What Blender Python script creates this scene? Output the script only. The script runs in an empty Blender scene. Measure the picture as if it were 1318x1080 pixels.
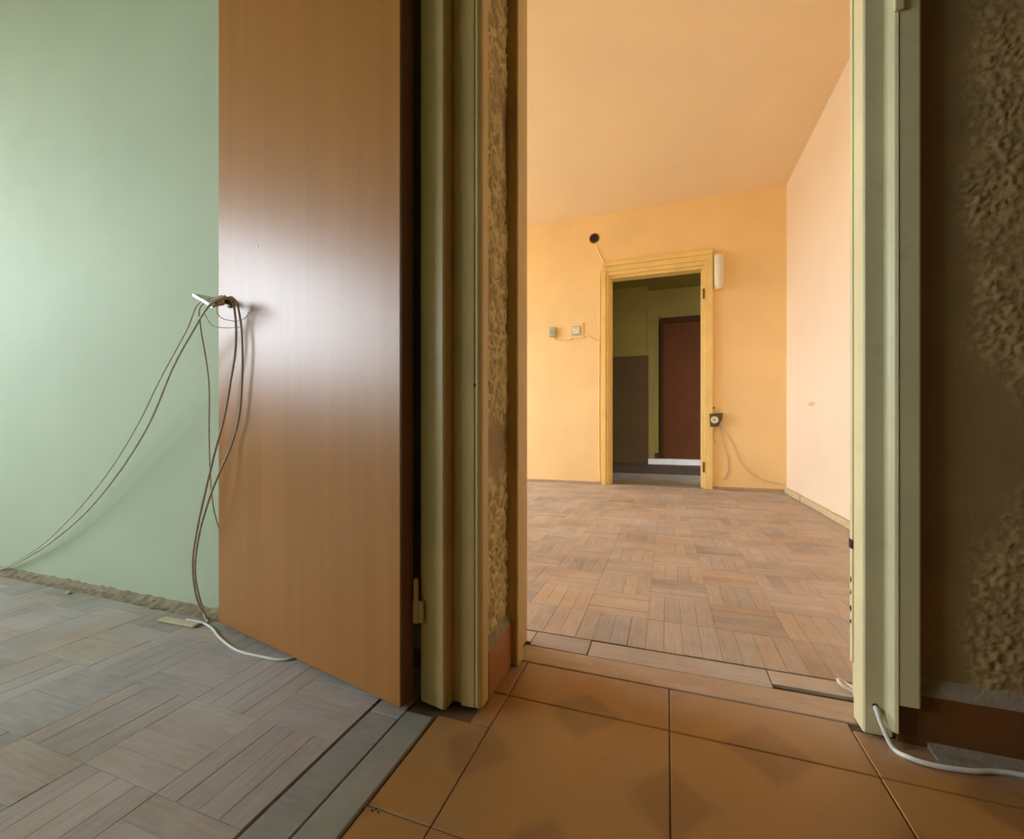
import bpy, bmesh, math, random
from mathutils import Vector, noise
random.seed(7)
scene = bpy.context.scene
COL = scene.collection

# ------------------------------------------------------------------ camera
cam = bpy.data.cameras.new('camera'); cam_o = bpy.data.objects.new('camera', cam)
COL.objects.link(cam_o); scene.camera = cam_o
YAW = math.radians(19.56)
cam_o.location = (0, 0, .55); cam_o.rotation_euler = (math.pi/2, 0, YAW)
cam.sensor_fit = 'HORIZONTAL'; cam.sensor_width = 36; cam.lens = 36*560/1318
cam.shift_y = 8/1318; cam.clip_start = .01; cam.clip_end = 200

# ------------------------------------------------------------------ world + exposure
SKY = 19.0
w = bpy.data.worlds.new('sky'); scene.world = w; w.use_nodes = True
nt = w.node_tree; bgn = nt.nodes['Background']
tc = nt.nodes.new('ShaderNodeTexCoord'); sx = nt.nodes.new('ShaderNodeSeparateXYZ')
rp = nt.nodes.new('ShaderNodeValToRGB'); mr = nt.nodes.new('ShaderNodeMapRange')
mr.inputs['From Min'].default_value = -.3; mr.inputs['From Max'].default_value = .7
nt.links.new(tc.outputs['Generated'], sx.inputs[0]); nt.links.new(sx.outputs['Z'], mr.inputs['Value'])
nt.links.new(mr.outputs[0], rp.inputs[0])
e = rp.color_ramp.elements
e[0].position = .27; e[0].color = (.30, .32, .30, 1)
e[1].position = .33; e[1].color = (.81, .905, 1, 1)
n = e.new(1.0); n.color = (.70, .84, 1, 1)
nt.links.new(rp.outputs[0], bgn.inputs['Color']); bgn.inputs['Strength'].default_value = SKY
vs = scene.view_settings
vs.view_transform = 'Standard'; vs.look = 'None'; vs.exposure = 0.25; vs.gamma = 1; vs.use_curve_mapping = False
scene.cycles.diffuse_bounces = 8
scene.cycles.max_bounces = 12

def portal(name, loc, sy, sz, rot):
    l = bpy.data.lights.new(name, 'AREA'); l.shape = 'RECTANGLE'; l.size = sy; l.size_y = sz
    l.cycles.is_portal = True
    o = bpy.data.objects.new(name, l); COL.objects.link(o); o.location = loc; o.rotation_euler = rot
    return o
WL = (-2.1, .25, .98, 2.30)       # left room window: y0,y1,z0,z1 on x=-3
WO = (1.58, 3.78, .68, 2.28)      # orange room window
XW = -4.2
for nm, (a, b, c_, d) in (('window_portal', WL), ('window_portal', WO)):
    portal(nm, (XW-.02, (a+b)/2, (c_+d)/2), d-c_, b-a, (0, -math.pi/2, 0))

# ------------------------------------------------------------------ helpers
def srgb(r, g, b):
    f = lambda v: (v/255/12.92 if v/255 <= .04045 else ((v/255+.055)/1.055)**2.4)
    return (f(r), f(g), f(b), 1)

def N(m, t, **k):
    x = m.node_tree.nodes.new(t)
    for a, v in k.items(): setattr(x, a, v)
    return x

def mat(name, col, rough=.6, var=.08, scale=6, bump=0., bscale=120, metal=0, coat=0, crough=.1, dirt=None, dscale=3,
        stretch=None, spec=.5, col2=None):
    m = bpy.data.materials.new(name); m.use_nodes = True
    L = m.node_tree.links; p = m.node_tree.nodes['Principled BSDF']
    p.inputs['Roughness'].default_value = rough; p.inputs['Metallic'].default_value = metal
    p.inputs['Coat Weight'].default_value = coat; p.inputs['Coat Roughness'].default_value = crough
    p.inputs['Specular IOR Level'].default_value = spec
    g = N(m, 'ShaderNodeNewGeometry'); src = g.outputs['Position']
    if stretch:
        mp = N(m, 'ShaderNodeMapping'); mp.inputs['Scale'].default_value = stretch
        L.new(src, mp.inputs[0]); src2 = mp.outputs[0]
    else: src2 = src
    no = N(m, 'ShaderNodeTexNoise'); no.inputs['Scale'].default_value = scale; no.inputs['Detail'].default_value = 6
    L.new(src2, no.inputs['Vector'])
    mx = N(m, 'ShaderNodeMix', data_type='RGBA')
    c1 = tuple(max(0, c*(1-var)) for c in col[:3])+(1,); c2 = col2 or tuple(min(1, c*(1+var)) for c in col[:3])+(1,)
    mx.inputs[6].default_value = c1; mx.inputs[7].default_value = c2
    mr = N(m, 'ShaderNodeMapRange'); mr.inputs['From Min'].default_value = .3; mr.inputs['From Max'].default_value = .7
    L.new(no.outputs[0], mr.inputs[0]); L.new(mr.outputs[0], mx.inputs[0])
    out = mx.outputs[2]
    if dirt:
        n2 = N(m, 'ShaderNodeTexNoise'); n2.inputs['Scale'].default_value = dscale; n2.inputs['Detail'].default_value = 8
        n2.inputs['Roughness'].default_value = .7
        L.new(src, n2.inputs['Vector'])
        r2 = N(m, 'ShaderNodeMapRange'); r2.inputs['From Min'].default_value = .55; r2.inputs['From Max'].default_value = .75
        r2.inputs['To Max'].default_value = dirt[3] if len(dirt) > 3 else .5
        L.new(n2.outputs[0], r2.inputs[0])
        m2 = N(m, 'ShaderNodeMix', data_type='RGBA'); L.new(r2.outputs[0], m2.inputs[0]); L.new(out, m2.inputs[6])
        m2.inputs[7].default_value = tuple(dirt[:3])+(1,); out = m2.outputs[2]
    L.new(out, p.inputs['Base Color'])
    if bump:
        n3 = N(m, 'ShaderNodeTexNoise'); n3.inputs['Scale'].default_value = bscale; n3.inputs['Detail'].default_value = 4
        L.new(src2, n3.inputs['Vector'])
        b = N(m, 'ShaderNodeBump'); b.inputs['Strength'].default_value = bump; b.inputs['Distance'].default_value = .002
        L.new(n3.outputs[0], b.inputs['Height']); L.new(b.outputs[0], p.inputs['Normal'])
    return m

def board_mat(name, base, dust, dustamt, rough, attr=False):
    """worn parquet: the board's own tint, grain and a film of dust."""
    m = bpy.data.materials.new(name); m.use_nodes = True
    L = m.node_tree.links; p = m.node_tree.nodes['Principled BSDF']
    if attr:
        t = N(m, 'ShaderNodeAttribute', attribute_name='tint'); tint = t.outputs['Color']
    else:
        t = N(m, 'ShaderNodeObjectInfo'); tint = t.outputs['Color']
    mul = N(m, 'ShaderNodeMix', data_type='RGBA', blend_type='MULTIPLY'); mul.inputs[0].default_value = 1
    mul.inputs[6].default_value = base; L.new(tint, mul.inputs[7])
    g = N(m, 'ShaderNodeNewGeometry')
    n1 = N(m, 'ShaderNodeTexNoise'); n1.inputs['Scale'].default_value = 2.6; n1.inputs['Detail'].default_value = 9
    n1.inputs['Roughness'].default_value = .65
    L.new(g.outputs['Position'], n1.inputs['Vector'])
    mr = N(m, 'ShaderNodeMapRange'); mr.inputs['From Min'].default_value = .36; mr.inputs['From Max'].default_value = .66
    mr.inputs['To Min'].default_value = dustamt*.08; mr.inputs['To Max'].default_value = dustamt
    L.new(n1.outputs[0], mr.inputs[0])
    mx = N(m, 'ShaderNodeMix', data_type='RGBA'); L.new(mr.outputs[0], mx.inputs[0]); L.new(mul.outputs[2], mx.inputs[6])
    mx.inputs[7].default_value = dust
    n2 = N(m, 'ShaderNodeTexNoise'); n2.inputs['Scale'].default_value = 1 if not attr else 60; n2.inputs['Detail'].default_value = 6
    if attr: L.new(g.outputs['Position'], n2.inputs['Vector'])
    else:
        tco = N(m, 'ShaderNodeTexCoord'); mp = N(m, 'ShaderNodeMapping'); mp.inputs['Scale'].default_value = (14, 150, 20)
        cv = N(m, 'ShaderNodeCombineXYZ'); mu = N(m, 'ShaderNodeMath', operation='MULTIPLY'); mu.inputs[1].default_value = 90
        L.new(t.outputs['Random'], mu.inputs[0]); L.new(mu.outputs[0], cv.inputs[0]); L.new(mu.outputs[0], cv.inputs[2])
        L.new(tco.outputs['Object'], mp.inputs['Vector']); L.new(cv.outputs[0], mp.inputs['Location']); L.new(mp.outputs[0], n2.inputs['Vector'])
    m3 = N(m, 'ShaderNodeMapRange'); m3.inputs['To Min'].default_value = .90; m3.inputs['To Max'].default_value = 1.10
    m3.inputs['From Min'].default_value = .3; m3.inputs['From Max'].default_value = .7
    L.new(n2.outputs[0], m3.inputs[0])
    m4 = N(m, 'ShaderNodeMix', data_type='RGBA', blend_type='MULTIPLY'); m4.inputs[0].default_value = 1
    L.new(mx.outputs[2], m4.inputs[6]); L.new(m3.outputs[0], m4.inputs[7])
    L.new(m4.outputs[2], p.inputs['Base Color'])
    r = N(m, 'ShaderNodeMapRange'); r.inputs['To Min'].default_value = rough-.08; r.inputs['To Max'].default_value = rough+.15
    L.new(n1.outputs[0], r.inputs[0]); L.new(r.outputs[0], p.inputs['Roughness'])
    b = N(m, 'ShaderNodeBump'); b.inputs['Strength'].default_value = .12; b.inputs['Distance'].default_value = .002
    L.new(n2.outputs[0], b.inputs['Height']); L.new(b.outputs[0], p.inputs['Normal'])
    return m

def tile_mat(name):
    """glazed brown floor tile, darker lozenges printed over the middle of every edge."""
    m = bpy.data.materials.new(name); m.use_nodes = True
    L = m.node_tree.links; p = m.node_tree.nodes['Principled BSDF']
    g = N(m, 'ShaderNodeNewGeometry'); s = N(m, 'ShaderNodeSeparateXYZ'); L.new(g.outputs['Position'], s.inputs[0])
    def M(op, a, b=None):
        x = N(m, 'ShaderNodeMath', operation=op)
        for i, v in enumerate((a, b)):
            if v is None: continue
            if isinstance(v, (int, float)): x.inputs[i].default_value = v
            else: L.new(v, x.inputs[i])
        return x.outputs[0]
    u = M('PINGPONG', M('DIVIDE', M('ADD', s.outputs['X'], 3.1-.005), .31), .5)   # 0 at a joint, .5 at tile centre
    v = M('PINGPONG', M('DIVIDE', M('ADD', s.outputs['Y'], 3.1-.525), .31), .5)
    nz = N(m, 'ShaderNodeTexNoise'); nz.inputs['Scale'].default_value = 9; nz.inputs['Detail'].default_value = 3
    L.new(g.outputs['Position'], nz.inputs['Vector'])
    wob = M('MULTIPLY', M('SUBTRACT', nz.outputs[0], .5), .2)
    d1 = M('ADD', M('ADD', u, M('MULTIPLY', M('SUBTRACT', .5, v), 1.0)), wob)
    d2 = M('ADD', M('ADD', v, M('MULTIPLY', M('SUBTRACT', .5, u), 1.0)), wob)
    d = M('MINIMUM', d1, d2)
    mr = N(m, 'ShaderNodeMapRange'); mr.inputs['From Min'].default_value = .19; mr.inputs['From Max'].default_value = .26
    L.new(d, mr.inputs[0])
    mx = N(m, 'ShaderNodeMix', data_type='RGBA'); L.new(mr.outputs[0], mx.inputs[0])
    mx.inputs[6].default_value = srgb(144, 102, 55); mx.inputs[7].default_value = srgb(166, 119, 62)
    # second, fainter band of wedges
    d3 = M('ABSOLUTE', M('SUBTRACT', M('MULTIPLY', u, 1.6), v))
    mr2 = N(m, 'ShaderNodeMapRange'); mr2.inputs['From Min'].default_value = .20; mr2.inputs['From Max'].default_value = .24
    mr2.inputs['To Min'].default_value = .45; mr2.inputs['To Max'].default_value = 0
    L.new(M('ADD', d3, wob), mr2.inputs[0])
    my = N(m, 'ShaderNodeMix', data_type='RGBA'); L.new(mr2.outputs[0], my.inputs[0]); L.new(mx.outputs[2], my.inputs[6])
    my.inputs[7].default_value = srgb(160, 118, 66)
    n2 = N(m, 'ShaderNodeTexNoise'); n2.inputs['Scale'].default_value = 5; n2.inputs['Detail'].default_value = 7
    L.new(g.outputs['Position'], n2.inputs['Vector'])
    r3 = N(m, 'ShaderNodeMapRange'); r3.inputs['From Min'].default_value = .45; r3.inputs['From Max'].default_value = .8
    r3.inputs['To Max'].default_value = .35; L.new(n2.outputs[0], r3.inputs[0])
    mz = N(m, 'ShaderNodeMix', data_type='RGBA'); L.new(r3.outputs[0], mz.inputs[0]); L.new(my.outputs[2], mz.inputs[6])
    mz.inputs[7].default_value = srgb(172, 138, 104)
    # dust trodden in along the threshold to the orange room
    r4 = N(m, 'ShaderNodeMapRange'); r4.inputs['From Min'].default_value = .86; r4.inputs['From Max'].default_value = .975
    r4.inputs['To Max'].default_value = .75
    L.new(M('ADD', s.outputs['Y'], M('MULTIPLY', M('SUBTRACT', n2.outputs[0], .5), .12)), r4.inputs[0])
    mw = N(m, 'ShaderNodeMix', data_type='RGBA'); L.new(r4.outputs[0], mw.inputs[0]); L.new(mz.outputs[2], mw.inputs[6])
    mw.inputs[7].default_value = srgb(178, 150, 128)
    L.new(mw.outputs[2], p.inputs['Base Color'])
    p.inputs['Roughness'].default_value = .42
    return m

def link(name, me, m, parent=None):
    o = bpy.data.objects.new(name, me); COL.objects.link(o)
    if m and not me.materials: me.materials.append(m)
    if parent: o.parent = parent
    return o

def tag(o, label=None, cat=None, group=None, kind=None):
    if label: o['label'] = label
    if cat: o['category'] = cat
    if group: o['group'] = group
    if kind: o['kind'] = kind
    return o

def empty(name, loc, rz=0):
    o = bpy.data.objects.new(name, None); COL.objects.link(o); o.location = loc; o.rotation_euler.z = rz
    o.empty_display_size = .05
    return o

def boxes(lst, bev=0., seg=2):
    bm = bmesh.new()
    for (x0, x1, y0, y1, z0, z1) in lst:
        vs = [bm.verts.new((x, y, z)) for z in (z0, z1) for y in (y0, y1) for x in (x0, x1)]
        for f in ((0, 2, 3, 1), (4, 5, 7, 6), (0, 1, 5, 4), (2, 6, 7, 3), (0, 4, 6, 2), (1, 3, 7, 5)):
            bm.faces.new([vs[i] for i in f])
    if bev: bmesh.ops.bevel(bm, geom=bm.edges[:], offset=bev, segments=seg, affect='EDGES', profile=.5)
    me = bpy.data.meshes.new('box'); bm.to_mesh(me); bm.free()
    return me

def box(name, lst, m, parent=None, bev=0., seg=2):
    if isinstance(lst[0], (int, float)): lst = [lst]
    return link(name, boxes(lst, bev, seg), m, parent)

def prism(name, pts, z0, z1, m, parent=None, axis='z', bev=0.):
    """closed profile extruded along z (pts=(x,y)), x (pts=(y,z)) or y (pts=(x,z))."""
    bm = bmesh.new()
    def P(a, b, t): return {'z': (a, b, t), 'x': (t, a, b), 'y': (a, t, b)}[axis]
    A = [bm.verts.new(P(a, b, z0)) for a, b in pts]; B = [bm.verts.new(P(a, b, z1)) for a, b in pts]
    n = len(pts)
    for i in range(n): bm.faces.new((A[i], A[(i+1) % n], B[(i+1) % n], B[i]))
    bm.faces.new(A[::-1]); bm.faces.new(B)
    bmesh.ops.recalc_face_normals(bm, faces=bm.faces)
    if bev: bmesh.ops.bevel(bm, geom=bm.edges[:], offset=bev, segments=2, affect='EDGES', profile=.5)
    me = bpy.data.meshes.new(name); bm.to_mesh(me); bm.free()
    return link(name, me, m, parent)

def catmull(pts, k=8):
    pts = [Vector(p) for p in pts]
    if len(pts) < 3: return pts
    P = [pts[0]*2-pts[1]]+pts+[pts[-1]*2-pts[-2]]; out = []
    for i in range(1, len(P)-2):
        a, b, c, d = P[i-1:i+3]
        for j in range(k):
            t = j/k
            out.append(.5*((2*b)+(c-a)*t+(2*a-5*b+4*c-d)*t*t+(3*b-a-3*c+d)*t**3))
    out.append(pts[-1]); return out

def tube(name, pts, r, m, parent=None, sides=8, smooth=True, k=8, flat=1.0):
    pts = catmull(pts, k) if smooth else [Vector(p) for p in pts]
    bm = bmesh.new(); rings = []; up = None
    for i, p in enumerate(pts):
        t = (pts[min(i+1, len(pts)-1)]-pts[max(i-1, 0)]).normalized()
        if up is None: up = Vector((0, 0, 1)) if abs(t.z) < .9 else Vector((1, 0, 0))
        a = t.cross(up).normalized(); b = a.cross(t).normalized(); up = b
        rr = r[min(i, len(r)-1)] if isinstance(r, list) else r
        rings.append([bm.verts.new(p+a*rr*math.cos(2*math.pi*j/sides)+b*rr*flat*math.sin(2*math.pi*j/sides)) for j in range(sides)])
    for A, B in zip(rings, rings[1:]):
        for j in range(sides): bm.faces.new((A[j], A[(j+1) % sides], B[(j+1) % sides], B[j]))
    bm.faces.new(rings[0][::-1]); bm.faces.new(rings[-1])
    for f in bm.faces: f.smooth = len(f.verts) == 4
    bmesh.ops.recalc_face_normals(bm, faces=bm.faces)
    me = bpy.data.meshes.new(name); bm.to_mesh(me); bm.free()
    return link(name, me, m, parent)

def lathe(name, prof, m, parent=None, seg=24, loc=(0, 0, 0), rot=(0, 0, 0), sx=1, sy=1):
    """prof = (radius, height) about z."""
    bm = bmesh.new(); R = []
    for r, h in prof:
        R.append([bm.verts.new((max(r, 1e-5)*math.cos(2*math.pi*j/seg)*sx, max(r, 1e-5)*math.sin(2*math.pi*j/seg)*sy, h)) for j in range(seg)])
    for A, B in zip(R, R[1:]):
        for j in range(seg): bm.faces.new((A[j], A[(j+1) % seg], B[(j+1) % seg], B[j]))
    bm.faces.new(R[0][::-1]); bm.faces.new(R[-1])
    for f in bm.faces: f.smooth = False
    bmesh.ops.recalc_face_normals(bm, faces=bm.faces)
    me = bpy.data.meshes.new(name); bm.to_mesh(me); bm.free()
    o = link(name, me, m, parent); o.location = loc; o.rotation_euler = rot
    return o

def cam_depth(x, y): return -math.sin(YAW)*x+math.cos(YAW)*y
def pix(x, y, z=0):
    f = cam_depth(x, y)
    if f < .05: return None
    return (659+560*(math.cos(YAW)*x+math.sin(YAW)*y)/f, 548-560*(z-.55)/f)

# ------------------------------------------------------------------ materials
M_green = mat('green_wall_paint', srgb(189, 198, 168), .75, .04, 3, .25, 60, dirt=(.42, .48, .36, .25), dscale=2)
M_peach = mat('orange_wall_paint', srgb(243, 215, 160), .8, .05, 2.5, .2, 50, dirt=(.85, .60, .35, .3), dscale=2)
M_pale = mat('pale_peach_wall_paint', srgb(244, 227, 206), .8, .03, 2.5, .2, 50, dirt=(.55, .42, .30, .12), dscale=2.5)
M_ceil = mat('ceiling_distemper', srgb(242, 222, 188), .85, .03, 2, .1, 40)
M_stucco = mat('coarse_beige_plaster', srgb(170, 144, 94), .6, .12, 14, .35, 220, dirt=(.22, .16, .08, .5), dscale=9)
def pitted(m, pit, amount):
    L = m.node_tree.links; p = m.node_tree.nodes['Principled BSDF']; old = p.inputs['Base Color'].links[0].from_socket
    at = N(m, 'ShaderNodeAttribute', attribute_name='relief'); r = N(m, 'ShaderNodeMapRange')
    r.inputs['From Min'].default_value = .02; r.inputs['From Max'].default_value = .30
    r.inputs['To Min'].default_value = amount; r.inputs['To Max'].default_value = 0
    L.new(at.outputs['Fac'], r.inputs[0]); x = N(m, 'ShaderNodeMix', data_type='RGBA')
    L.new(r.outputs[0], x.inputs[0]); L.new(old, x.inputs[6]); x.inputs[7].default_value = pit
    L.new(x.outputs[2], p.inputs['Base Color'])
M_stucco_l = mat('crumbly_lit_plaster', srgb(214, 190, 128), .65, .10, 20, .3, 220)  # lighter copy of the hall plaster, the strip's brighter light put into its colour
pitted(M_stucco_l, srgb(116, 90, 50), .65)     # hollows coloured darker than the ridges
pitted(M_stucco, srgb(116, 92, 52), .6)  # ridges stay lighter than hollows: highlights on the bumps put into the colour
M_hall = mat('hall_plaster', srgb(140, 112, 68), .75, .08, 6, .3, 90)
M_cream = mat('cream_gloss_paint', srgb(216, 207, 160), .42, .05, 8, .3, 60, dirt=(.38, .33, .20, .35), dscale=14)
M_post = mat('warm_tinted_cream_paint', srgb(206, 177, 116), .42, .06, 8, .3, 60, dirt=(.34, .28, .16, .4), dscale=12)  # copy of the cream paint, darker and warmer, bounce light put into its colour
M_yellow = mat('yellow_gloss_paint', srgb(238, 212, 142), .42, .06, 6, .15, 60, dirt=(.45, .30, .10, .35), dscale=10)
M_corr = mat('corridor_yellow_paint', srgb(128, 104, 34), .7, .06, 3, .1, 50)
M_wains = mat('corridor_brown_oil_paint', srgb(82, 58, 28), .7, .08, 3, .1, 50, spec=.2)
M_reddoor = mat('reddish_brown_door', srgb(88, 44, 14), .7, .08, 2, .05, 50, spec=.15)
M_darkframe = mat('dark_brown_frame', srgb(62, 38, 18), .8, .08, 4, spec=.1)
M_leaf = mat('orange_brown_veneer', srgb(172, 113, 54), .36, .07, 1.2, .05, 3, stretch=(26, 26, 1.0), coat=0, spec=.42,
             dirt=(.40, .20, .08, .3), dscale=2)
M_leafedge = mat('dark_veneer_edge', srgb(120, 74, 32), .45, .1, 1.5, stretch=(40, 40, 1))
M_grout = mat('grey_brown_grout', srgb(112, 84, 58), .9, .15, 40)
M_under = mat('dark_subfloor', srgb(104, 86, 68), .95, .2, 30)
M_tile = tile_mat('brown_glazed_tile')
M_skirt = mat('skirting_tile_glaze', srgb(168, 108, 56), .35, .12, 12, .1, 60, dirt=(.28, .22, .15, .4), dscale=20)
M_skirt_shaded = mat('shaded_skirting_tile_glaze', srgb(112, 70, 32), .4, .12, 12, .1, 60, dirt=(.2, .16, .1, .3), dscale=20)  # same tile as the left skirting, with the hall's shade put into the colour
M_mortar = mat('grey_mortar', srgb(150, 136, 112), .95, .2, 40, .8, 160)
M_oak = board_mat('worn_oak_boards', srgb(180, 162, 146), srgb(216, 210, 206), .44, .66)
M_oak_s = board_mat('worn_oak_boards_far', srgb(180, 162, 146), srgb(216, 210, 206), .44, .66, True)
M_grey = board_mat('dusty_grey_boards', srgb(164, 152, 134), srgb(182, 182, 176), .52, .6)
M_grey_s = board_mat('dusty_grey_boards_far', srgb(164, 152, 134), srgb(182, 182, 176), .52, .6, True)
M_thr = mat('dusty_threshold_wood', srgb(180, 156, 134), .55, .12, 9, .2, 60, stretch=(1, 6, 1), dirt=(.62, .52, .45, .5), dscale=8)
M_steelstrip = mat('grey_threshold_strip', srgb(146, 142, 128), .5, .08, 12, .1, 80, metal=.0, dirt=(.42, .38, .32, .5), dscale=14)
M_bare = mat('bare_screed', srgb(150, 134, 108), .95, .25, 30, 1, 120)
M_chip = mat('broken_plaster', srgb(206, 190, 156), .9, .12, 40, .5, 100)
M_chrome = mat('worn_chrome', srgb(205, 205, 200), .22, .05, 30, metal=1)
M_dark = mat('dark_hole', srgb(58, 38, 24), .9, .2, 60)
M_brownbox = mat('brown_bakelite', srgb(112, 70, 40), .5, .1, 60)
M_white = mat('off_white_plastic', srgb(226, 226, 212), .4, .04, 30)
M_ivory = mat('ivory_plastic', srgb(236, 218, 168), .4, .04, 30)
M_bluegrey = mat('blue_grey_plastic', srgb(176, 184, 172), .45, .05, 30)
M_cablew = mat('white_cable_sheath', srgb(226, 222, 208), .45, .05, 40)
M_cableg = mat('dirty_grey_cable_sheath', srgb(196, 190, 168), .6, .12, 60)
M_cabled = mat('brown_grey_cable_sheath', srgb(178, 158, 136), .6, .12, 60)
M_black = mat('dark_bakelite', srgb(92, 80, 62), .4, .1, 60)
M_corfloor = mat('corridor_grey_floor_lit', srgb(150, 138, 120), .6, .15, 6)  # grey floor, its pale tone also carries light from the doorway
M_corfloor2 = mat('corridor_brown_floor_shaded', srgb(90, 70, 50), .6, .15, 6)  # brown floor, its dark tone also carries the corridor's shade
M_step = mat('pale_stone_step', srgb(214, 200, 184), .6, .05, 10)
M_stain = mat('tan_smudge', srgb(228, 198, 160), .9, .1, 60)
M_glass = bpy.data.materials.new('window_glass'); M_glass.use_nodes = True
g_ = M_glass.node_tree; g_.nodes.remove(g_.nodes['Principled BSDF'])
t_ = g_.nodes.new('ShaderNodeBsdfTransparent'); gl_ = g_.nodes.new('ShaderNodeBsdfGlossy'); mx_ = g_.nodes.new('ShaderNodeMixShader')
gl_.inputs['Roughness'].default_value = .02; mx_.inputs[0].default_value = .07
g_.links.new(t_.outputs[0], mx_.inputs[1]); g_.links.new(gl_.outputs[0], mx_.inputs[2])
g_.links.new(mx_.outputs[0], g_.nodes['Material Output'].inputs['Surface'])

H = 2.545      # ceiling height
S = 'structure'
def structure(o, label): return tag(o, label, kind=S)

# ------------------------------------------------------------------ room shell
structure(box('ceiling', (-4.5, 1.3, 1.0, 4.3, H, H+.12), M_ceil), 'pale ceiling of the orange room')
structure(box('ceiling', (-4.5, 1.3, -2.7, 1.0, H, H+.12), M_hall), 'ceiling over the hall and the green room')
structure(box('ceiling', (-1.9, 1.9, 4.3, 7.2, H, H+.12), M_corr), 'ceiling of the dark corridor behind the far doorway')

# front partition: green face, hall face, orange-room face (opening x -.35...36, z<2.06)
structure(box('wall_front', (XW, -.46, .922, 1.0, 0, H), M_green), 'smooth light green wall behind the open brown door')
structure(box('wall_front', [(XW, -.36, 1.0, 1.06, 0, H), (.38, .935, 1.0, 1.06, 0, H), (-.36, .38, 1.0, 1.06, 2.06, H)], M_peach),
          'orange room side of the wall around the near doorway')

def stucco(name, u0, u1, z0, z1, step, place, amp, m, label, parent=None, fade=None, fq=70, rw=.75, bw=.5):
    """displaced sheet of trowelled plaster; place(u, z, h) gives the point."""
    nu, nz = max(2, int((u1-u0)/step)), int((z1-z0)/step)
    verts, faces, rel_ = [], [], []
    for j in range(nz+1):
        z = z0+(z1-z0)*j/nz
        for i in range(nu+1):
            u = u0+(u1-u0)*i/nu
            q = Vector((u*fq, z*fq*.85, 3.3))
            a = noise.noise(q+Vector((noise.noise(q*.7)*1.2, noise.noise(q*.7+Vector((9, 4, 2)))*1.2, 0)))
            b = noise.noise(Vector((u*150, z*130, 7.7)))
            patch = min(1, max(0, noise.noise(Vector((u*9, z*5, 1.1)))*1.8+.75))
            k = max(0, 1-abs(a)*3.4)**1.3                      # worm-like ridges
            h = (k*rw+max(0, b)*bw)*patch
            if fade: h *= fade(u, z)
            verts.append(place(u, z, h*amp)); rel_.append(h)
    for j in range(nz):
        for i in range(nu):
            a = j*(nu+1)+i; faces.append((a, a+1, a+nu+2, a+nu+1))
    me = bpy.data.meshes.new(name); me.from_pydata(verts, [], faces); me.update()
    at = me.attributes.new('relief', 'FLOAT', 'POINT')
    at.data.foreach_set('value', rel_)
    for p in me.polygons: p.use_smooth = True
    return link(name, me, m, parent)

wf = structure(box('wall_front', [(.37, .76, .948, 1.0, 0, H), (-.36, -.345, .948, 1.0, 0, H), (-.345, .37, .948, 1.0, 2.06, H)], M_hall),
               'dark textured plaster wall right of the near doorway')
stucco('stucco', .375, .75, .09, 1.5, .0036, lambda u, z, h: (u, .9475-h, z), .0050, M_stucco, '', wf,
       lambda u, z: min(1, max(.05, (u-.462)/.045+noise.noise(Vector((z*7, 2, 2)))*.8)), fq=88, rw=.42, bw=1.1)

# left partition, opening y .03...755
structure(box('wall_left', [(-.4, -.46, .80, .922, 0, H), (-.4, -.46, -2.5, 0, 0, H), (-.4, -.46, 0, .80, 2.06, H)], M_green),
          'green room side of the wall around the open door')
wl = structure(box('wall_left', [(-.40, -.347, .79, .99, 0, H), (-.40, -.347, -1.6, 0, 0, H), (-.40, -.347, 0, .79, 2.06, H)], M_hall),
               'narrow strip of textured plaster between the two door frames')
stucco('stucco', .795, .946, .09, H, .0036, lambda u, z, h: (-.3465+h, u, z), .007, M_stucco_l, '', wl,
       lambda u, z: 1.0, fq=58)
structure(box('wall_right', (.75, .85, -1.6, .99, 0, H), M_hall), 'hall wall out of view on the right')
structure(box('wall_back', (-.46, .85, -1.7, -1.6, 0, H), M_hall), 'hall wall behind the viewer')
structure(box('wall_back', (XW, -.46, -2.6, -2.5, 0, H), M_green), 'green room wall behind the viewer')

def window_wall(name, y0, y1, W, m, label, wname, wl):
    a, b, c, d = W
    structure(box(name, [(XW-.2, XW, y0, a, 0, H), (XW-.2, XW, b, y1, 0, H), (XW-.2, XW, a, b, 0, c), (XW-.2, XW, a, b, d, H)], m), label)
    fr = structure(box(wname, [(XW-.12, XW-.06, a, a+.06, c, d), (XW-.12, XW-.06, b-.06, b, c, d), (XW-.12, XW-.06, a+.06, b-.06, c, c+.06),
                     (XW-.12, XW-.06, a+.06, b-.06, d-.06, d), (XW-.12, XW-.06, (a+b)/2-.04, (a+b)/2+.04, c+.06, d-.06)], M_white), wl)
    for u, v in ((a+.06, (a+b)/2-.04), ((a+b)/2+.04, b-.06)):
        box('pane', (XW-.092, XW-.088, u, v, c+.06, d-.06), M_glass, fr)
    box('window_sill', (XW-.06, XW+.10, a-.04, b+.04, c-.04, c), M_white, fr)
window_wall('wall_left', -2.6, 1.0, WL, M_green, 'green room wall with the window', 'window_1', 'two-light window of the green room')
window_wall('wall_left', 1.0, 4.27, WO, M_peach, 'orange room wall with the window', 'window_2', 'two-light window of the orange room')

structure(box('wall_right', (.935, 1.05, 1.0, 4.27, 0, H), M_pale), 'pale peach side wall of the orange room')
structure(box('wall_back', [(XW, -.53, 4.15, 4.27, 0, H), (.33, .935, 4.15, 4.27, 0, H), (-.53, .33, 4.15, 4.27, 1.97, H)], M_peach),
          'orange wall with the far doorway')
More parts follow.
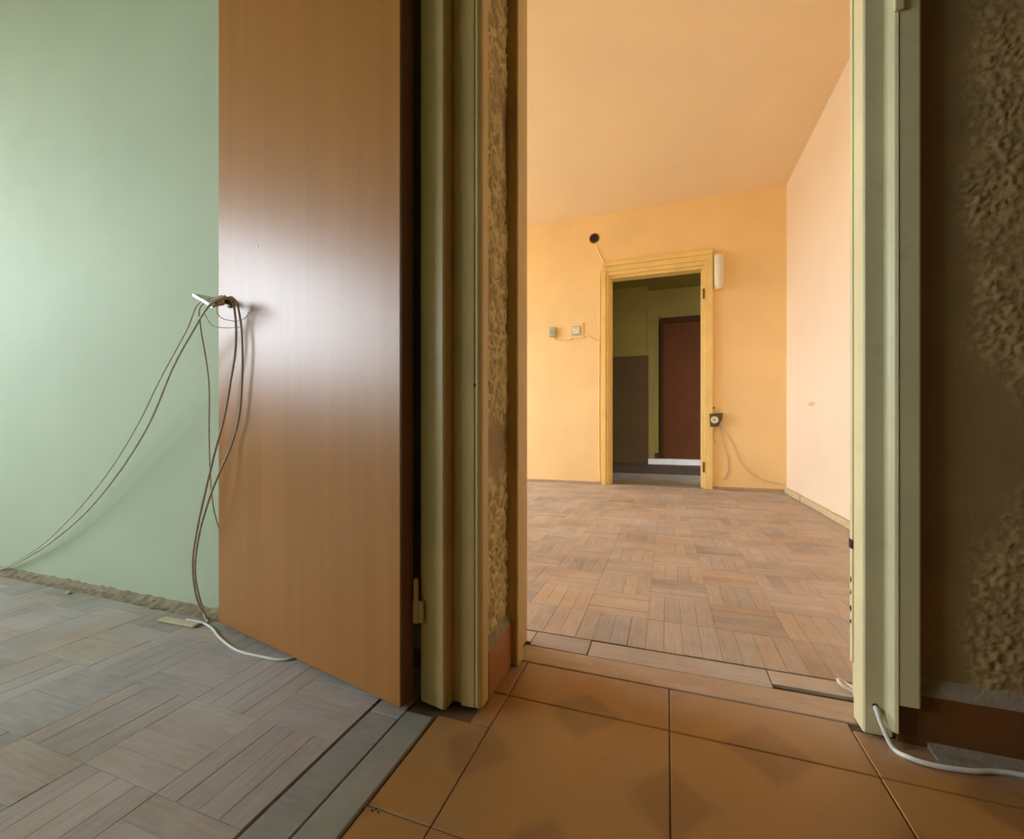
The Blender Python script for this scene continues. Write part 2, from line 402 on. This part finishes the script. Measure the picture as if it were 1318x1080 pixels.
# corridor
structure(box('wall_left', (-1.8, -1.7, 4.27, 6.6, 0, H), M_corr), 'corridor side wall out of view on the left')
structure(box('wall_right', (1.7, 1.8, 4.27, 6.9, 0, H), M_corr), 'corridor side wall out of view on the right')
cw = structure(box('wall_back', (-1.7, -.26, 6.5, 6.95, 0, H), M_corr), 'olive yellow corridor wall with a brown painted lower half')
box('wainscot', [(-1.7, -.258, 6.492, 6.5, 0, 1.555), (-.26, -.252, 6.492, 6.75, 0, 1.555)], M_wains, cw)
structure(box('wall_back', (-.26, 1.7, 6.75, 6.95, 0, H), M_corr), 'yellow corridor end wall around the reddish brown door')
box('wall_pilaster', (-.26, -.165, 6.70, 6.75, 0.06, 2.1), M_corr, cw, .004)
structure(box('baseboard_back', (-.26, -.10, 6.735, 6.75, .06, .15), M_darkframe), 'dark brown skirting beside the corridor door')

# ------------------------------------------------------------------ floors
slab = structure(box('floor', (-.47, .85, -1.6, 1.045, -.1, -.003), M_grout), 'brown glazed tile floor of the hall')
slab_l = structure(box('floor', (XW, -.41, -2.5, .922, -.12, -.0075), M_under), 'dusty grey parquet floor of the green room')
slab_o = structure(box('floor', (XW, .935, 1.045, 4.2, -.12, -.0075), M_under), 'worn light parquet floor of the orange room')
structure(box('floor', (-1.8, 1.8, 4.2, 5.23, -.12, -.002), M_corfloor), 'grey corridor floor just behind the far doorway, doorway light in its colour')
structure(box('floor', (-1.8, 1.8, 5.23, 6.95, -.12, -.006), M_corfloor2), 'brown corridor floor before the end door, shade in its colour')
structure(box('step', (-.252, 1.7, 6.60, 6.75, -.006, .07), M_step), 'low pale step below the corridor door')

# hall tiles
J = .0012
xs = [-.41, -.305, .005, .315, .625, .75]
ys = [-1.6, -1.335, -1.025, -.715, -.405, -.095, .215, .525, .835, .9675]
for a, b in zip(xs, xs[1:]):
    for c, d in zip(ys, ys[1:]):
        rects = [(a, b, c, d)]
        if a < -.4:                       # cut along the post and inside the opening
            if c < .525: rects = [(a, b, c, d)] if c > 0 else [(-.345, b, c, d)]
            elif c < .8: rects = [(a, b, c, .735), (-.345, b, .735, d)]
            else: rects = [(-.345, b, c, d)]
        if c > .8 and a > .3: rects = [(a, b, c, .947)]
        if c > .8 and a == .005: rects = [(a, .316, c, d)]
        for r in rects:
            cx, cy = (r[0]+r[1])/2, (r[2]+r[3])/2
            o = box('tile', (r[0]+J-cx, r[1]-J-cx, r[2]+J-cy, r[3]-J-cy, -.010, 0), M_tile, slab, .0012, 1)
            o.location = (cx, cy, random.uniform(-.0006, .0004)); o.rotation_euler = (random.uniform(-.001, .001), random.uniform(-.001, .001), 0)
# door sill between hall tiles and the orange room's parquet
thr = structure(box('trim_1', (-.335, .36, .9675, 1.0405, -.008, .0012), M_thr, None, .003), 'dusty wooden sill strip across the near doorway')

def tint():
    g = random.gauss(1, .15); w = random.gauss(0, .07)
    return (g*(1+w), g, g*(1-w*1.5), 1)
SHAPES = {}
def board_mesh(L_, W_):
    k = (round(L_, 4), round(W_, 4))
    if k not in SHAPES:
        me = boxes([(-L_/2, L_/2, -W_/2, W_/2, -.012, 0)], 0)
        bm = bmesh.new(); bm.from_mesh(me)
        top = [e for e in bm.edges if all(v.co.z > -.001 for v in e.verts)]
        bmesh.ops.bevel(bm, geom=top, offset=.0004, segments=1, affect='EDGES'); bm.to_mesh(me); bm.free()
        SHAPES[k] = me
    return SHAPES[k]

def parquet(parent, X0, X1, Y0, Y1, ox, oy, m, m_s, first_row=None, ymax=None, limit=290):
    B = .175; n = 4; bw = B/n; out = []
    i0, i1 = math.floor((X0-ox)/B), math.ceil((X1-ox)/B); j0, j1 = math.floor((Y0-oy)/B), math.ceil((Y1-oy)/B)
    for i in range(i0, i1):
        for j in range(j0, j1):
            along_y = (i+j) % 2 == 0
            if first_row is not None and j == first_row: along_y = True
            bt = tint()
            for k in range(n):
                if along_y: x0, x1, y0, y1 = ox+i*B+k*bw, ox+i*B+(k+1)*bw, oy+j*B, oy+(j+1)*B
                else: x0, x1, y0, y1 = ox+i*B, ox+(i+1)*B, oy+j*B+k*bw, oy+j*B+(k+1)*bw
                x0, x1, y0, y1 = max(x0, X0), min(x1, X1), max(y0, Y0), min(y1, Y1)
                if x1-x0 < .006 or y1-y0 < .006: continue
                t = tint(); c = tuple(min(1.0, .5*(bt[q]+t[q])*.82) for q in range(3))+(1,)
                out.append((x0, x1, y0, y1, c))
    def score(b):
        cx, cy = (b[0]+b[1])/2, (b[2]+b[3])/2
        p = pix(cx, cy)
        if p is None or not (-40 < p[0] < 1360 and p[1] < 1130): return -1
        if parent is slab_o and not (660 < p[0] < 1115): return -1
        if parent is slab_l and p[0] > 545: return -1
        return 1/cam_depth(cx, cy)
    out.sort(key=score, reverse=True)
    near = [b for b in out[:limit] if score(b) > 0]; far = out[len(near):]
    g = .0003
    for (x0, x1, y0, y1, c) in near:
        dx, dy = x1-x0-2*g, y1-y0-2*g
        if dx > dy: o = link('parquet_board', board_mesh(dx, dy), m, parent)
        else:
            o = link('parquet_board', board_mesh(dy, dx), m, parent); o.rotation_euler.z = math.pi/2
        o.location = ((x0+x1)/2, (y0+y1)/2, random.uniform(-.0006, .0002)); o.color = c
        o.rotation_euler.x = random.uniform(-.003, .003)
    verts, faces, cols = [], [], []
    for (x0, x1, y0, y1, c) in far:
        z = random.uniform(-.0006, .0002); b = len(verts); h = -.012
        for zz in (h, z):
            verts += [(x0+g, y0+g, zz), (x1-g, y0+g, zz), (x1-g, y1-g, zz), (x0+g, y1-g, zz)]
        for f in ((4, 5, 6, 7), (0, 1, 5, 4), (1, 2, 6, 5), (2, 3, 7, 6), (3, 0, 4, 7)):
            faces.append(tuple(b+q for q in f)); cols.append(c)
    if faces:
        me = bpy.data.meshes.new('parquet_boards'); me.from_pydata(verts, [], faces); me.update()
        at = me.attributes.new('tint', 'FLOAT_COLOR', 'FACE')
        for i, c in enumerate(cols): at.data[i].color = c
        tag(link('parquet_boards', me, m_s, parent), kind='stuff')
parquet(slab_o, XW, .935, 1.122, 4.2, -.225, 1.122, M_oak, M_oak_s, first_row=0)
parquet(slab_l, XW, -.5415, -2.5, .872, -.545, .61, M_grey, M_grey_s)
# border boards of the orange room, along the near doorway
def plank(x0, x1, y0, y1, m, parent, z=0.):
    cx, cy = (x0+x1)/2, (y0+y1)/2
    o = box('border_board', (x0-cx+.0012, x1-cx-.0012, y0-cy+.0012, y1-cy-.0012, -.008, 0), m, parent, .001, 1)
    o.location = (cx, cy, z); t = tint(); o.color = tuple(min(1, v*.82) for v in t[:3])+(1,)
for a, b in ((XW, -1.6), (-1.6, -.9), (-.9, -.325), (-.325, -.18), (-.18, .212), (.212, .60), (.60, .935)):
    plank(a, b, 1.06 if (a < -.35 or b > .4) else 1.042, 1.118, M_oak, slab_o, random.uniform(-.001, .001))
# left room: border board and threshold strip in the opening
for a, b in ((-2.5, -1.2), (-1.2, -.2), (-.2, .36), (.36, .70)):
    plank(-.541, -.474, a, b, M_grey, slab_l, random.uniform(-.001, .001))
plank(-.541, -.474, .70, .872, M_grey, slab_l, -.001)
strip = structure(box('trim_2', (-.470, -.413, .03, .722, -.008, .002), M_steelstrip, None, .002), 'grey threshold strip in front of the open door')

# torn-out skirting trench along the green wall
verts, faces = [], []
nx = 420
for i in range(nx+1):
    x = XW+(-.46-XW)*i/nx
    for j in range(7):
        y = .872+.05*j/6
        z = -.006+.010*abs(noise.noise(Vector((x*22, y*60, 0))))+(.012*(j/6)**3)+(.004 if 0 < j < 6 else 0)*noise.noise(Vector((x*70, y*90, 4)))
        verts.append((x, y+(.006*noise.noise(Vector((x*30, 0, 9))) if j == 0 else 0), z))
for i in range(nx):
    for j in range(6):
        a = i*7+j; faces.append((a, a+7, a+8, a+1))
me = bpy.data.meshes.new('bare_screed_strip'); me.from_pydata(verts, [], faces); me.update()
link('bare_screed_strip', me, M_bare, slab_l)
def rubble(x, y, s, m, parent=None, z=0, name='plaster_chip'):
    bm = bmesh.new(); bmesh.ops.create_icosphere(bm, subdivisions=1, radius=1)
    for v in bm.verts:
        v.co *= random.uniform(.7, 1.25); v.co = Vector((v.co.x*s[0], v.co.y*s[1], v.co.z*s[2]))
    me = bpy.data.meshes.new(name); bm.to_mesh(me); bm.free()
    o = link(name, me, m, parent); o.location = (x, y, z+s[2]*.8); o.rotation_euler.z = random.uniform(-.4, .4)
    return o
def floor_pt(px, py, h=0.):
    z = 560*(.55-h)/(py-548); a = z*(px-659)/560
    return Vector((-math.sin(YAW)*z+math.cos(YAW)*a, math.cos(YAW)*z+math.sin(YAW)*a, h))
p = floor_pt(88, 764); tag(rubble(p.x, p.y, (.014, .009, .005), M_chip), 'small olive tan plaster chip by the skirting trench, near the left edge', 'rubble')
p = floor_pt(196, 783); tag(rubble(p.x, p.y, (.016, .008, .004), M_bare), 'dark flake of plaster at the trench edge, halfway to the door', 'rubble')
o = box('wood_offcut', (-.075, .06, -.011, .012, 0, .006), M_chip, None, .002); p = floor_pt(233, 803); o.location = (p.x, p.y, .001); o.rotation_euler.z = .04
tag(o, 'flat tan wooden offcut lying beside the trench near the cable', 'wood')

# ------------------------------------------------------------------ door frames
# trim_3: hinge post of the left opening (three stepped faces, casing to the hall)
post = empty('trim_3', (-.40, .76, 0)); structure(post, 'cream painted door frame post the brown door hangs on')
def rel(pts, o): return [(x-o.location.x, y-o.location.y) for x, y in pts]
PR = [(-.464, .80), (-.464, .760), (-.458, .753), (-.405, .742), (-.400, .745), (-.398, .757), (-.399, .800)]
prism('jamb', rel(PR, post), .004, 2.06, M_post, post, bev=.0015)
PR = [(-.399, .80), (-.399, .770), (-.382, .772), (-.376, .764), (-.350, .765), (-.346, .768), (-.346, .80)]
prism('door_stop', rel(PR, post), .006, 2.06, M_post, post, bev=.001)
PR = [(-.346, .80), (-.346, .765), (-.342, .762), (-.336, .764), (-.333, .770), (-.333, .797), (-.336, .802)]
prism('casing', rel(PR, post), .008, 2.06, M_post, post, bev=.001)
box('room_casing', (-.482+.4, -.464+.4, .79-.76, .86-.76, 0, 2.06), M_post, post, .003)
h1 = empty('hinge', (-.46+.4, .748-.76, .207)); h1.parent = post
lathe('hinge_pin', [(.005, -.044), (.0065, -.042), (.0065, -.001), (.005, 0), (.005, .040), (.003, .043)], M_post, h1, 12, (-.004, -.006, 0))
box('hinge_leaf', (-.003, .012, -.0065, -.001, -.043, -.001), M_post, h1, .001)
h2 = h1.copy(); COL.objects.link(h2); h2.parent = post; h2.location.z = 1.65
for ch in list(h1.children):
    c = ch.copy(); COL.objects.link(c); c.parent = h2
lathe('screw_hole', [(.0035, 0), (.0035, .0015), (.002, .002)], M_dark, post, 12, (-.3475+.4, .7665-.76, .628), (math.pi/2, 0, 0))
near = empty('trim_4', (-.40, .0, 0)); structure(near, 'near-side jamb and head of the left opening, out of view')
box('jamb', (-.464+.4, -.333+.4, -.0, .03, 0, 2.06), M_cream, near, .003)
box('head', (-.464+.4, -.333+.4, .03, .80, 2.02, 2.08), M_cream, near, .003)

# trim_5: frame of the near doorway into the orange room
fr = empty('trim_5', (0, .94, 0)); structure(fr, 'cream painted frame of the near doorway into the orange room')
Y0 = .94
PRl = [(-.352, .945), (-.352, .938), (-.348, .936), (-.322, .937), (-.319, .940), (-.319, .978), (-.336, .980), (-.336, 1.062), (-.36, 1.062), (-.36, .955)]
prism('left_jamb', rel(PRl, fr), .002, 2.06, M_post, fr, bev=.001)
PRr = [(.331, .985), (.330, .943), (.333, .940), (.372, .940), (.38, .95), (.38, 1.062), (.355, 1.062), (.355, .987)]
prism('right_jamb', rel(PRr, fr), .004, 2.06, M_cream, fr, bev=.001)
box('stop_strip', (.3285, .345, .984-Y0, .996-Y0, .105, 2.05), M_cream, fr, .0008)
PRc = [(.360, .9405), (.3605, .934), (.364, .926), (.368, .921), (.373, .919), (.3745, .9405)]
prism('casing_bead', rel(PRc, fr), .024, 2.12, M_cream, fr, bev=.0008)
prism('casing', rel([(.3745, .9405), (.3742, .9205), (.402, .921), (.405, .924), (.405, .9465), (.374, .9465)], fr), .072, 2.12, M_cream, fr, bev=.001)
box('head', [(-.352, .405, .936-Y0, 1.06-Y0, 2.02, 2.06)], M_cream, fr, .002)
# hinge mortise and splintered edge on the right jamb
box('mortise', (.3278, .3312, .984-Y0, .999-Y0, .318, .336), M_dark, fr, .001)
for z, s in ((.26, .003), (.235, .0022), (.205, .003), (.18, .0018)):
    q = rubble(.3285, .990-Y0, (.0016, s, s*2.4), M_dark, fr, z-s*1.9, 'splinter_gap')
lathe('cable_hole', [(.0045, 0), (.0045, .001), (.003, .0016)], M_dark, fr, 14, (.3475, -.0002, .0545), (math.pi/2, 0, 0))
hb = box('hinge_knuckle', (.3655, .3795, .914-Y0, .9205-Y0, 1.256, 1.34), M_cream, fr, .002)
# skirting tiles
sk = structure(box('baseboard_right', (.378, .75, .938, .948, 0, .092), M_skirt_shaded, None, .0015), 'brown glazed skirting tile below the textured wall, shade in its colour')
prism('mortar_ledge', [(.936, .088), (.948, .088), (.948, .115), (.944, .108), (.938, .095)], .405, .75, M_mortar, sk, axis='x')
prism('mortar_fillet', [(.938, .0), (.9, .0), (.922, .004), (.938, .010)], .42, .75, M_mortar, sk, axis='x')
sk = structure(box('baseboard_left', (-.3465, -.334, .803, .935, .002, .098), M_skirt, None, .0015), 'short brown glazed skirting tile between the two frames')
prism('mortar_ledge', [(-.3465, .096), (-.335, .096), (-.338, .106), (-.3455, .124)], .803, .936, M_mortar, sk, axis='y')

# far doorway frame
ff = empty('trim_6', (-.10, 4.15, 0)); structure(ff, 'yellow painted stepped frame of the far doorway')
def fbox(name, x0, x1, y0, y1, z0, z1, bev=.003): return box(name, (x0+.10, x1+.10, y0-4.15, y1-4.15, z0, z1), M_yellow, ff, bev)
fbox('left_casing', -.573, -.535, 4.118, 4.15, .0, 2.035); fbox('left_casing', -.535, -.512, 4.130, 4.16, .0, 1.99)
fbox('left_jamb', -.535, -.497, 4.15, 4.27, .0, 1.96); fbox('left_stop', -.51, -.485, 4.19, 4.24, 0, 1.94)
fbox('right_casing', .338, .376, 4.118, 4.15, .0, 2.075); fbox('right_casing', .315, .338, 4.130, 4.16, .0, 2.0)
fbox('right_jamb', .300, .335, 4.15, 4.27, .0, 1.96); fbox('right_stop', .287, .31, 4.19, 4.24, 0, 1.94)
fbox('head_casing', -.573, .376, 4.110, 4.15, 2.035, 2.075); fbox('head_casing', -.54, .34, 4.124, 4.15, 1.99, 2.035)
fbox('head_casing', -.52, .32, 4.135, 4.16, 1.955, 1.99); fbox('head_jamb', -.52, .32, 4.16, 4.27, 1.93, 1.975)
for z in (1.70, .19):
    box('hinge', (.297+.1, .312+.1, -.024, -.014, z-.045, z+.045), M_brownbox, ff, .002)
structure(box('door_sill', (-.50, .30, 4.15, 4.27, -.004, .004), M_corfloor, None, .002), 'worn grey sill in the far doorway')

# ------------------------------------------------------------------ corridor door
d2 = empty('door_2', (.35, 6.75, .07)); structure(d2, 'closed reddish brown corridor door in a dark frame')
box('leaf', (-.39, .39, -.02, 0, .0, 1.97), M_reddoor, d2, .003)
box('frame', [(-.435, -.39, -.045, 0, 0, 2.05), (.39, .435, -.045, 0, 0, 2.05), (-.39, .39, -.045, 0, 1.97, 2.05)], M_darkframe, d2)
lathe('handle', [(.022, 0), (.022, .008), (.01, .01), (.01, .04), (.024, .045), (.024, .06), (.01, .066)], M_chrome, d2, 16, (.33, -.02, .95), (math.pi/2, 0, 0))

# ------------------------------------------------------------------ open brown door leaf
ANG = math.atan2(.21, -.978)                 # leaf direction, local +x runs from hinge to free edge
d1 = empty('door_1', (-.478, .709, 0), ANG); structure(d1, 'open orange-brown veneered door leaf reflecting the window')
# local y: towards the wall is negative (rotated frame), so the shown face is local y = 0 and the leaf goes to y=-.034
leaf = box('leaf', (.0, .696, -.034, 0, .012, 2.0), M_leaf, d1, .0015)
box('edge_band', (-.0015, .0004, -.0325, -.0015, .014, 1.998), M_leafedge, d1)
def lp(s, d, z): return (s, d, z)
hz = .908
# handle is built below, after the measuring aids
lathe('paint_spot', [(.0035, 0), (.0035, .0006), (.001, .001)], M_white, d1, 10, (.50, .0, 1.0), (-math.pi/2, 0, 0))

# ------------------------------------------------------------------ cables over the handle
def leafw(s, d, z):
    c, s_ = math.cos(ANG), math.sin(ANG)
    return Vector((-.478+c*s-s_*d, .709+s_*s+c*d, z))
def ray_y(px, py, Y):      # point of the sight line on plane y=Y (a measuring aid for modelling)
    a = (px-659)/560; dx = -math.sin(YAW)+math.cos(YAW)*a; dy = math.cos(YAW)+math.sin(YAW)*a; k = Y/dy
    return Vector((dx*k, Y, .55-(py-548)/560*k))
def ray_leaf(px, py, d):   # same on the plane a distance d in front of the leaf
    a = (px-659)/560; dx = -math.sin(YAW)+math.cos(YAW)*a; dy = math.cos(YAW)+math.sin(YAW)*a
    c, s_ = math.cos(ANG), math.sin(ANG); nx_, ny_ = -s_, c
    P = Vector((-.478+nx_*d, .709+ny_*d)); k = (P.x*nx_+P.y*ny_)/(dx*nx_+dy*ny_)
    return Vector((dx*k, dy*k, .55-(py-548)/560*k))
def local(P):
    c, s_ = math.cos(ANG), math.sin(ANG); v = P-Vector((-.478, .709, 0)); return Vector((c*v.x+s_*v.y, -s_*v.x+c*v.y, v.z))
hp = local(ray_leaf(297, 389, 0))
hd = empty('handle', tuple(hp)); hd.parent = d1
lathe('rose', [(.016, 0), (.016, .003), (.011, .006)], M_black, hd, 18, (0, 0, 0), (-math.pi/2, 0, 0))
tube('spindle', [(0, .003, 0), (0, .014, 0), local(ray_leaf(284, 388, .030))-hp], .0085, M_black, hd)
L_ = [local(ray_leaf(*q))-hp for q in ((248, 380, .078), (262, 388, .077), (273, 395.5, .072), (281, 393, .055), (289, 392, .032), (288, 386, .030), (272, 383.5, .050), (258, 381, .070))]
bm = bmesh.new(); up_ = Vector((0, 0, .0035))
T_ = [bm.verts.new(q+up_) for q in L_]; B_ = [bm.verts.new(q-up_*.6) for q in L_]
bm.faces.new(T_); bm.faces.new(B_[::-1])
for i in range(8): bm.faces.new((T_[i], B_[i], B_[(i+1) % 8], T_[(i+1) % 8]))
bmesh.ops.recalc_face_normals(bm, faces=bm.faces)
me = bpy.data.meshes.new('lever'); bm.to_mesh(me); bm.free(); link('lever', me, M_chrome, hd)
def cable(name, pts, r, m, label, group=None, k=8):
    o = tube(name, pts, r, m, None, 8, True, k); tag(o, label, 'cable', group); return o
cable('cable', [ray_leaf(292, 386, .05)+Vector((0, 0, .006)), ray_leaf(270, 392, .075), ray_y(247, 428, .80), ray_y(222, 474, .83), ray_y(192, 545, .86), ray_y(155, 605, .88),
                ray_y(110, 660, .893), ray_y(60, 702, .90), ray_y(20, 725, .905), ray_y(0, 733, .91), (-3.0+.5, .905, .003)], .0030, M_cableg,
      'thicker grey cable sagging from the door handle across the green wall')
cable('cable', [ray_leaf(286, 384, .05)+Vector((0, 0, .006)), ray_leaf(256, 390, .07), ray_y(240, 425, .80), ray_y(205, 490, .84), ray_y(178, 545, .87), ray_y(140, 607, .889),  # added strand for the cable shadow on the wall, no second cable
                ray_y(95, 662, .895), ray_y(48, 706, .90), ray_y(0, 732, .908), (-2.45, .915, .004)], .0020, M_cableg,
      'thin grey strand standing for the shadow of the sagging cable on the wall')
cable('cable', [ray_leaf(290, 384, .05)+Vector((0, 0, .006)), ray_leaf(259, 393, .07), ray_leaf(258, 420, .06), ray_y(265, 462, .82), ray_y(269, 500, .83), ray_y(269, 560, .84), ray_y(271, 620, .85),
                ray_y(276, 660, .862), ray_y(288, 700, .88)], .0021, M_cableg,
      'thin grey cable hanging straight down from the handle at the free edge of the door')
cable('cable', [ray_leaf(270, 390, .06), ray_leaf(296, 385, .03), ray_leaf(303, 410, .016), ray_leaf(303, 450, .014), ray_leaf(297, 490, .014), ray_leaf(288, 540, .02),
                ray_y(277, 580, .83), ray_y(265, 630, .83), ray_y(254, 680, .84), ray_y(248, 725, .85), ray_y(252, 765, .865), floor_pt(262, 790, .003),
                floor_pt(268, 801, .003)], .0028, M_cabled,
      'brownish cable on the door face swinging out past its free edge to the floor')
cable('cable', [ray_leaf(272, 388, .06), ray_leaf(300, 384, .035), ray_leaf(309, 410, .016), ray_leaf(312, 450, .014), ray_leaf(311, 500, .012), ray_leaf(307, 540, .012),
                ray_leaf(297, 575, .014), ray_leaf(284, 605, .03), ray_y(270, 640, .81), ray_y(256, 690, .83), ray_y(251, 735, .85), ray_y(257, 770, .862), floor_pt(266, 796, .003)],
      .0026, M_cabled, 'brownish cable hanging down the door face nearest its middle, second over the handle')
cable('thin_wire', [ray_leaf(279, 392, .055), ray_leaf(280, 404, .05), ray_leaf(289, 411, .03), ray_leaf(305, 413, .014), ray_leaf(317, 408, .01), ray_leaf(320, 402, .006)], .0009, M_cabled,
      'thin wire looped just under the door handle')
cable('thin_wire', [ray_leaf(262, 400, .05), ray_leaf(272, 418, .045), ray_leaf(290, 422, .03), ray_leaf(309, 421, .016)], .0009, M_cabled,
      'lower of the thin wires looped under the door handle')
cable('cable', [floor_pt(240, 798, .0025), floor_pt(258, 801, .0025), floor_pt(272, 808, .003), floor_pt(284, 822, .003), floor_pt(305, 837, .003), floor_pt(335, 845, .0035), floor_pt(365, 850, .0035)+Vector((0, .004, 0)),
                floor_pt(365, 850, .003)+Vector((.03, .06, 0))], .0032, M_cablew,
      'white cable lying on the grey floor and slipping under the brown door')
cable('cable', [(.3475, .946, .0545), (.3478, .934, .050), (.352, .924, .030), floor_pt(1150, 963, .0045), floor_pt(1172, 976, .0045), floor_pt(1205, 986, .0042),
                floor_pt(1250, 992.5, .0042), floor_pt(1318, 998, .0042), (.74, .905, .0042)], .0040, M_cablew,
      'white cable from the low hole in the right jamb along the tile floor')
cable('cable', [(.372, 1.075, .005), (.362, 1.082, .009), floor_pt(1082, 876, .010), floor_pt(1079, 876, .012), floor_pt(1083, 881, .010), floor_pt(1092, 887, .006), floor_pt(1104, 893, .004)], .0036, M_cablew,
      'white cable end sticking out from behind the right jamb at the sill')

# ------------------------------------------------------------------ things on the orange wall (face y = 4.15)
Yw = 4.15
jb = empty('junction_box', (-.646, Yw, 2.326)); tag(jb, 'round dark brown open junction box high on the orange wall', 'junction box')
lathe('rim', [(.047, 0), (.047, .006), (.040, .009), (.036, .009), (.036, .002)], M_brownbox, jb, 20, (0, 0, 0), (math.pi/2, 0, 0))
lathe('cavity', [(.036, 0), (.036, .003), (.02, .0035)], M_dark, jb, 20, (0, 0, 0), (math.pi/2, 0, 0))
def wy(px, py, off=.004): return ray_y(px, py, Yw-off)
o = tube('cable_ridge', [wy(767, 315), wy(771, 325), wy(776, 335), wy(781, 341)], .007, M_peach, None, 8, True, 6); tag(o, 'painted-over cable ridge from the junction box down to the far doorway corner', 'cable')
so = empty('wall_socket', (-1.047, Yw, 1.463)); tag(so, 'small blue-grey surface wall socket left of the light switch', 'socket')
box('body', (-.034, .034, -.034, 0, -.045, .045), M_bluegrey, so, .006)
lathe('socket_face', [(.024, 0), (.024, .003), (.019, .004), (.017, .001)], M_bluegrey, so, 18, (0, -.034, 0), (math.pi/2, 0, 0))
for sx_ in (-.008, .008): lathe('contact_hole', [(.003, 0), (.003, .001)], M_dark, so, 8, (sx_, -.0375, 0), (math.pi/2, 0, 0))
sw = empty('light_switch', (-.816, Yw, 1.461)); tag(sw, 'square ivory light switch left of the far doorway', 'light switch')
box('plate', (-.068, .068, -.010, 0, -.074, .074), M_ivory, sw, .004)
box('inset', (-.044, .044, -.016, -.010, -.046, .046), M_bluegrey, sw, .003)
box('rocker', (-.034, .034, -.022, -.014, -.030, .034), M_white, sw, .004)
lathe('indicator', [(.004, 0), (.004, .002)], M_dark, sw, 8, (0, -.0218, .022), (math.pi/2, 0, 0))
cable('cable', [wy(712, 434, .010), wy(716, 437, .006), wy(728, 438, .006), wy(736, 437, .006)], .0050, M_yellow, 'short cable between the small socket and the light switch')
cable('cable', [wy(751, 433, .006), wy(757, 432, .006), wy(762, 436, .006), wy(768, 437, .006), wy(772, 436, .006)], .0050, M_yellow, 'short wavy cable from the light switch to the far door frame')
cable('cable', [wy(786, 345, .036), wy(779, 344, .036), wy(774.5, 347, .02), wy(772.8, 356, .008), wy(772, 380, .006), wy(771.5, 435, .006), wy(771, 500, .006), wy(771, 560, .006), wy(771.5, 600, .006), wy(772, 620, .006)],
      .0050, M_yellow, 'long cable painted cream running down the left side of the far door frame')
cb = empty('chime_box', (.424, Yw, 1.883)); tag(cb, 'narrow upright white box beside the top right of the far door frame', 'chime')
box('base', (-.042, .042, -.02, 0, -.155, .155), M_ivory, cb, .005)
lathe('cover', [(.026, -.135), (.034, -.128), (.036, -.10), (.036, .10), (.034, .128), (.026, .135)], M_white, cb, 20, (0, -.034, 0))
lathe('end_cap', [(.022, -.160), (.028, -.155), (.028, -.135)], M_ivory, cb, 16, (0, -.034, 0))
dv = empty('wall_socket', (.401, Yw, .604)); tag(dv, 'dark wall socket with a round white face at the right foot of the far frame', 'socket')
prism('body', [(-.052, .050), (.054, .056), (.050, .005), (.020, -.062), (-.046, -.064)], -.040, 0, M_black, dv, axis='y', bev=.004)
lathe('socket_face', [(.030, 0), (.030, .006), (.024, .010), (.020, .006)], M_white, dv, 20, (-.012, -.040, -.004), (math.pi/2, 0, 0))
lathe('contact_hole', [(.006, 0), (.006, .002)], M_dark, dv, 8, (-.012, -.0475, -.004), (math.pi/2, 0, 0))
o = lathe('nail', [(.010, 0), (.010, .004), (.004, .007)], M_brownbox, None, 10, (onx := ray_y(918.5, 525, Yw)), (math.pi/2, 0, 0)); tag(o, 'dark nail head just above the dark wall socket', 'nail')
cable('thin_wire', [wy(928, 548, .012), wy(930, 560, .008), wy(933, 575, .006), wy(937, 590, .006), wy(937, 605, .006), wy(933, 615, .006), wy(931, 617, .006)], .0036, M_cableg,
      'grey wire hanging from the dark socket and curling at its end')
cable('thin_wire', [wy(927, 548, .012), wy(935, 558, .006), wy(945, 575, .006), wy(952, 592, .006), wy(965, 608, .006), wy(982, 618, .006), wy(1000, 622, .006), wy(1010, 624, .006)], .0024, M_cableg,
      'thin wire trailing from the dark socket down to the right room corner')
cable('thin_wire', [wy(920, 552, .008), wy(917.8, 560, .006), wy(919, 566, .005), wy(923, 571, .005)], .0026, M_cableg, 'short wire end beside the right foot of the far frame')
def ray_x(px, py, X):
    a = (px-659)/560; dx = -math.sin(YAW)+math.cos(YAW)*a; dy = math.cos(YAW)+math.sin(YAW)*a; k = X/dx
    return Vector((X, dy*k, .55-(py-548)/560*k))
q = ray_x(1044, 520, .934)
o = rubble(0, 0, (.0012, .10, .022), M_stain, None, 0, 'wall_stain'); o.location = q; o.rotation_euler.z = 0  # stain on the wall, modelled as a thin flat blob
tag(o, 'small tan stain on the pale side wall', 'patch')

# low skirting of the orange room
structure(box('baseboard_back', [(XW, -.575, 4.135, 4.15, 0, .022), (.378, .935, 4.135, 4.15, 0, .024)], M_thr, None, .003), 'thin low wooden skirting under the orange wall')
br = empty('baseboard_right', (.935, 1.06, 0)); structure(br, 'broken low whitish skirting under the pale side wall')
y = 1.065
while y < 4.12:
    L_ = random.uniform(.18, .55); y1 = min(4.13, y+L_)
    h = random.uniform(.030, .046)
    q = box('skirting_piece', (-.022, 0, y-1.06+.004, y1-1.06-.004, 0, h), M_mortar if random.random() < .3 else M_chip, br, .004)
    q.rotation_euler.z = random.uniform(-.004, .004); y = y1

# paint specks on the cut tile beside the threshold strip
bm = bmesh.new()
for px_, py_ in ((467, 1042), (479, 1043), (487, 1045), (484, 1041)):
    q = floor_pt(px_, py_, .0006); M_ = bmesh.ops.create_icosphere(bm, subdivisions=1, radius=.0016)
    for v in M_['verts']: v.co = Vector((v.co.x*1.4, v.co.y, v.co.z*.4))+q
me = bpy.data.meshes.new('paint_specks'); bm.to_mesh(me); bm.free(); tag(link('paint_specks', me, M_dark, slab), kind='stuff')
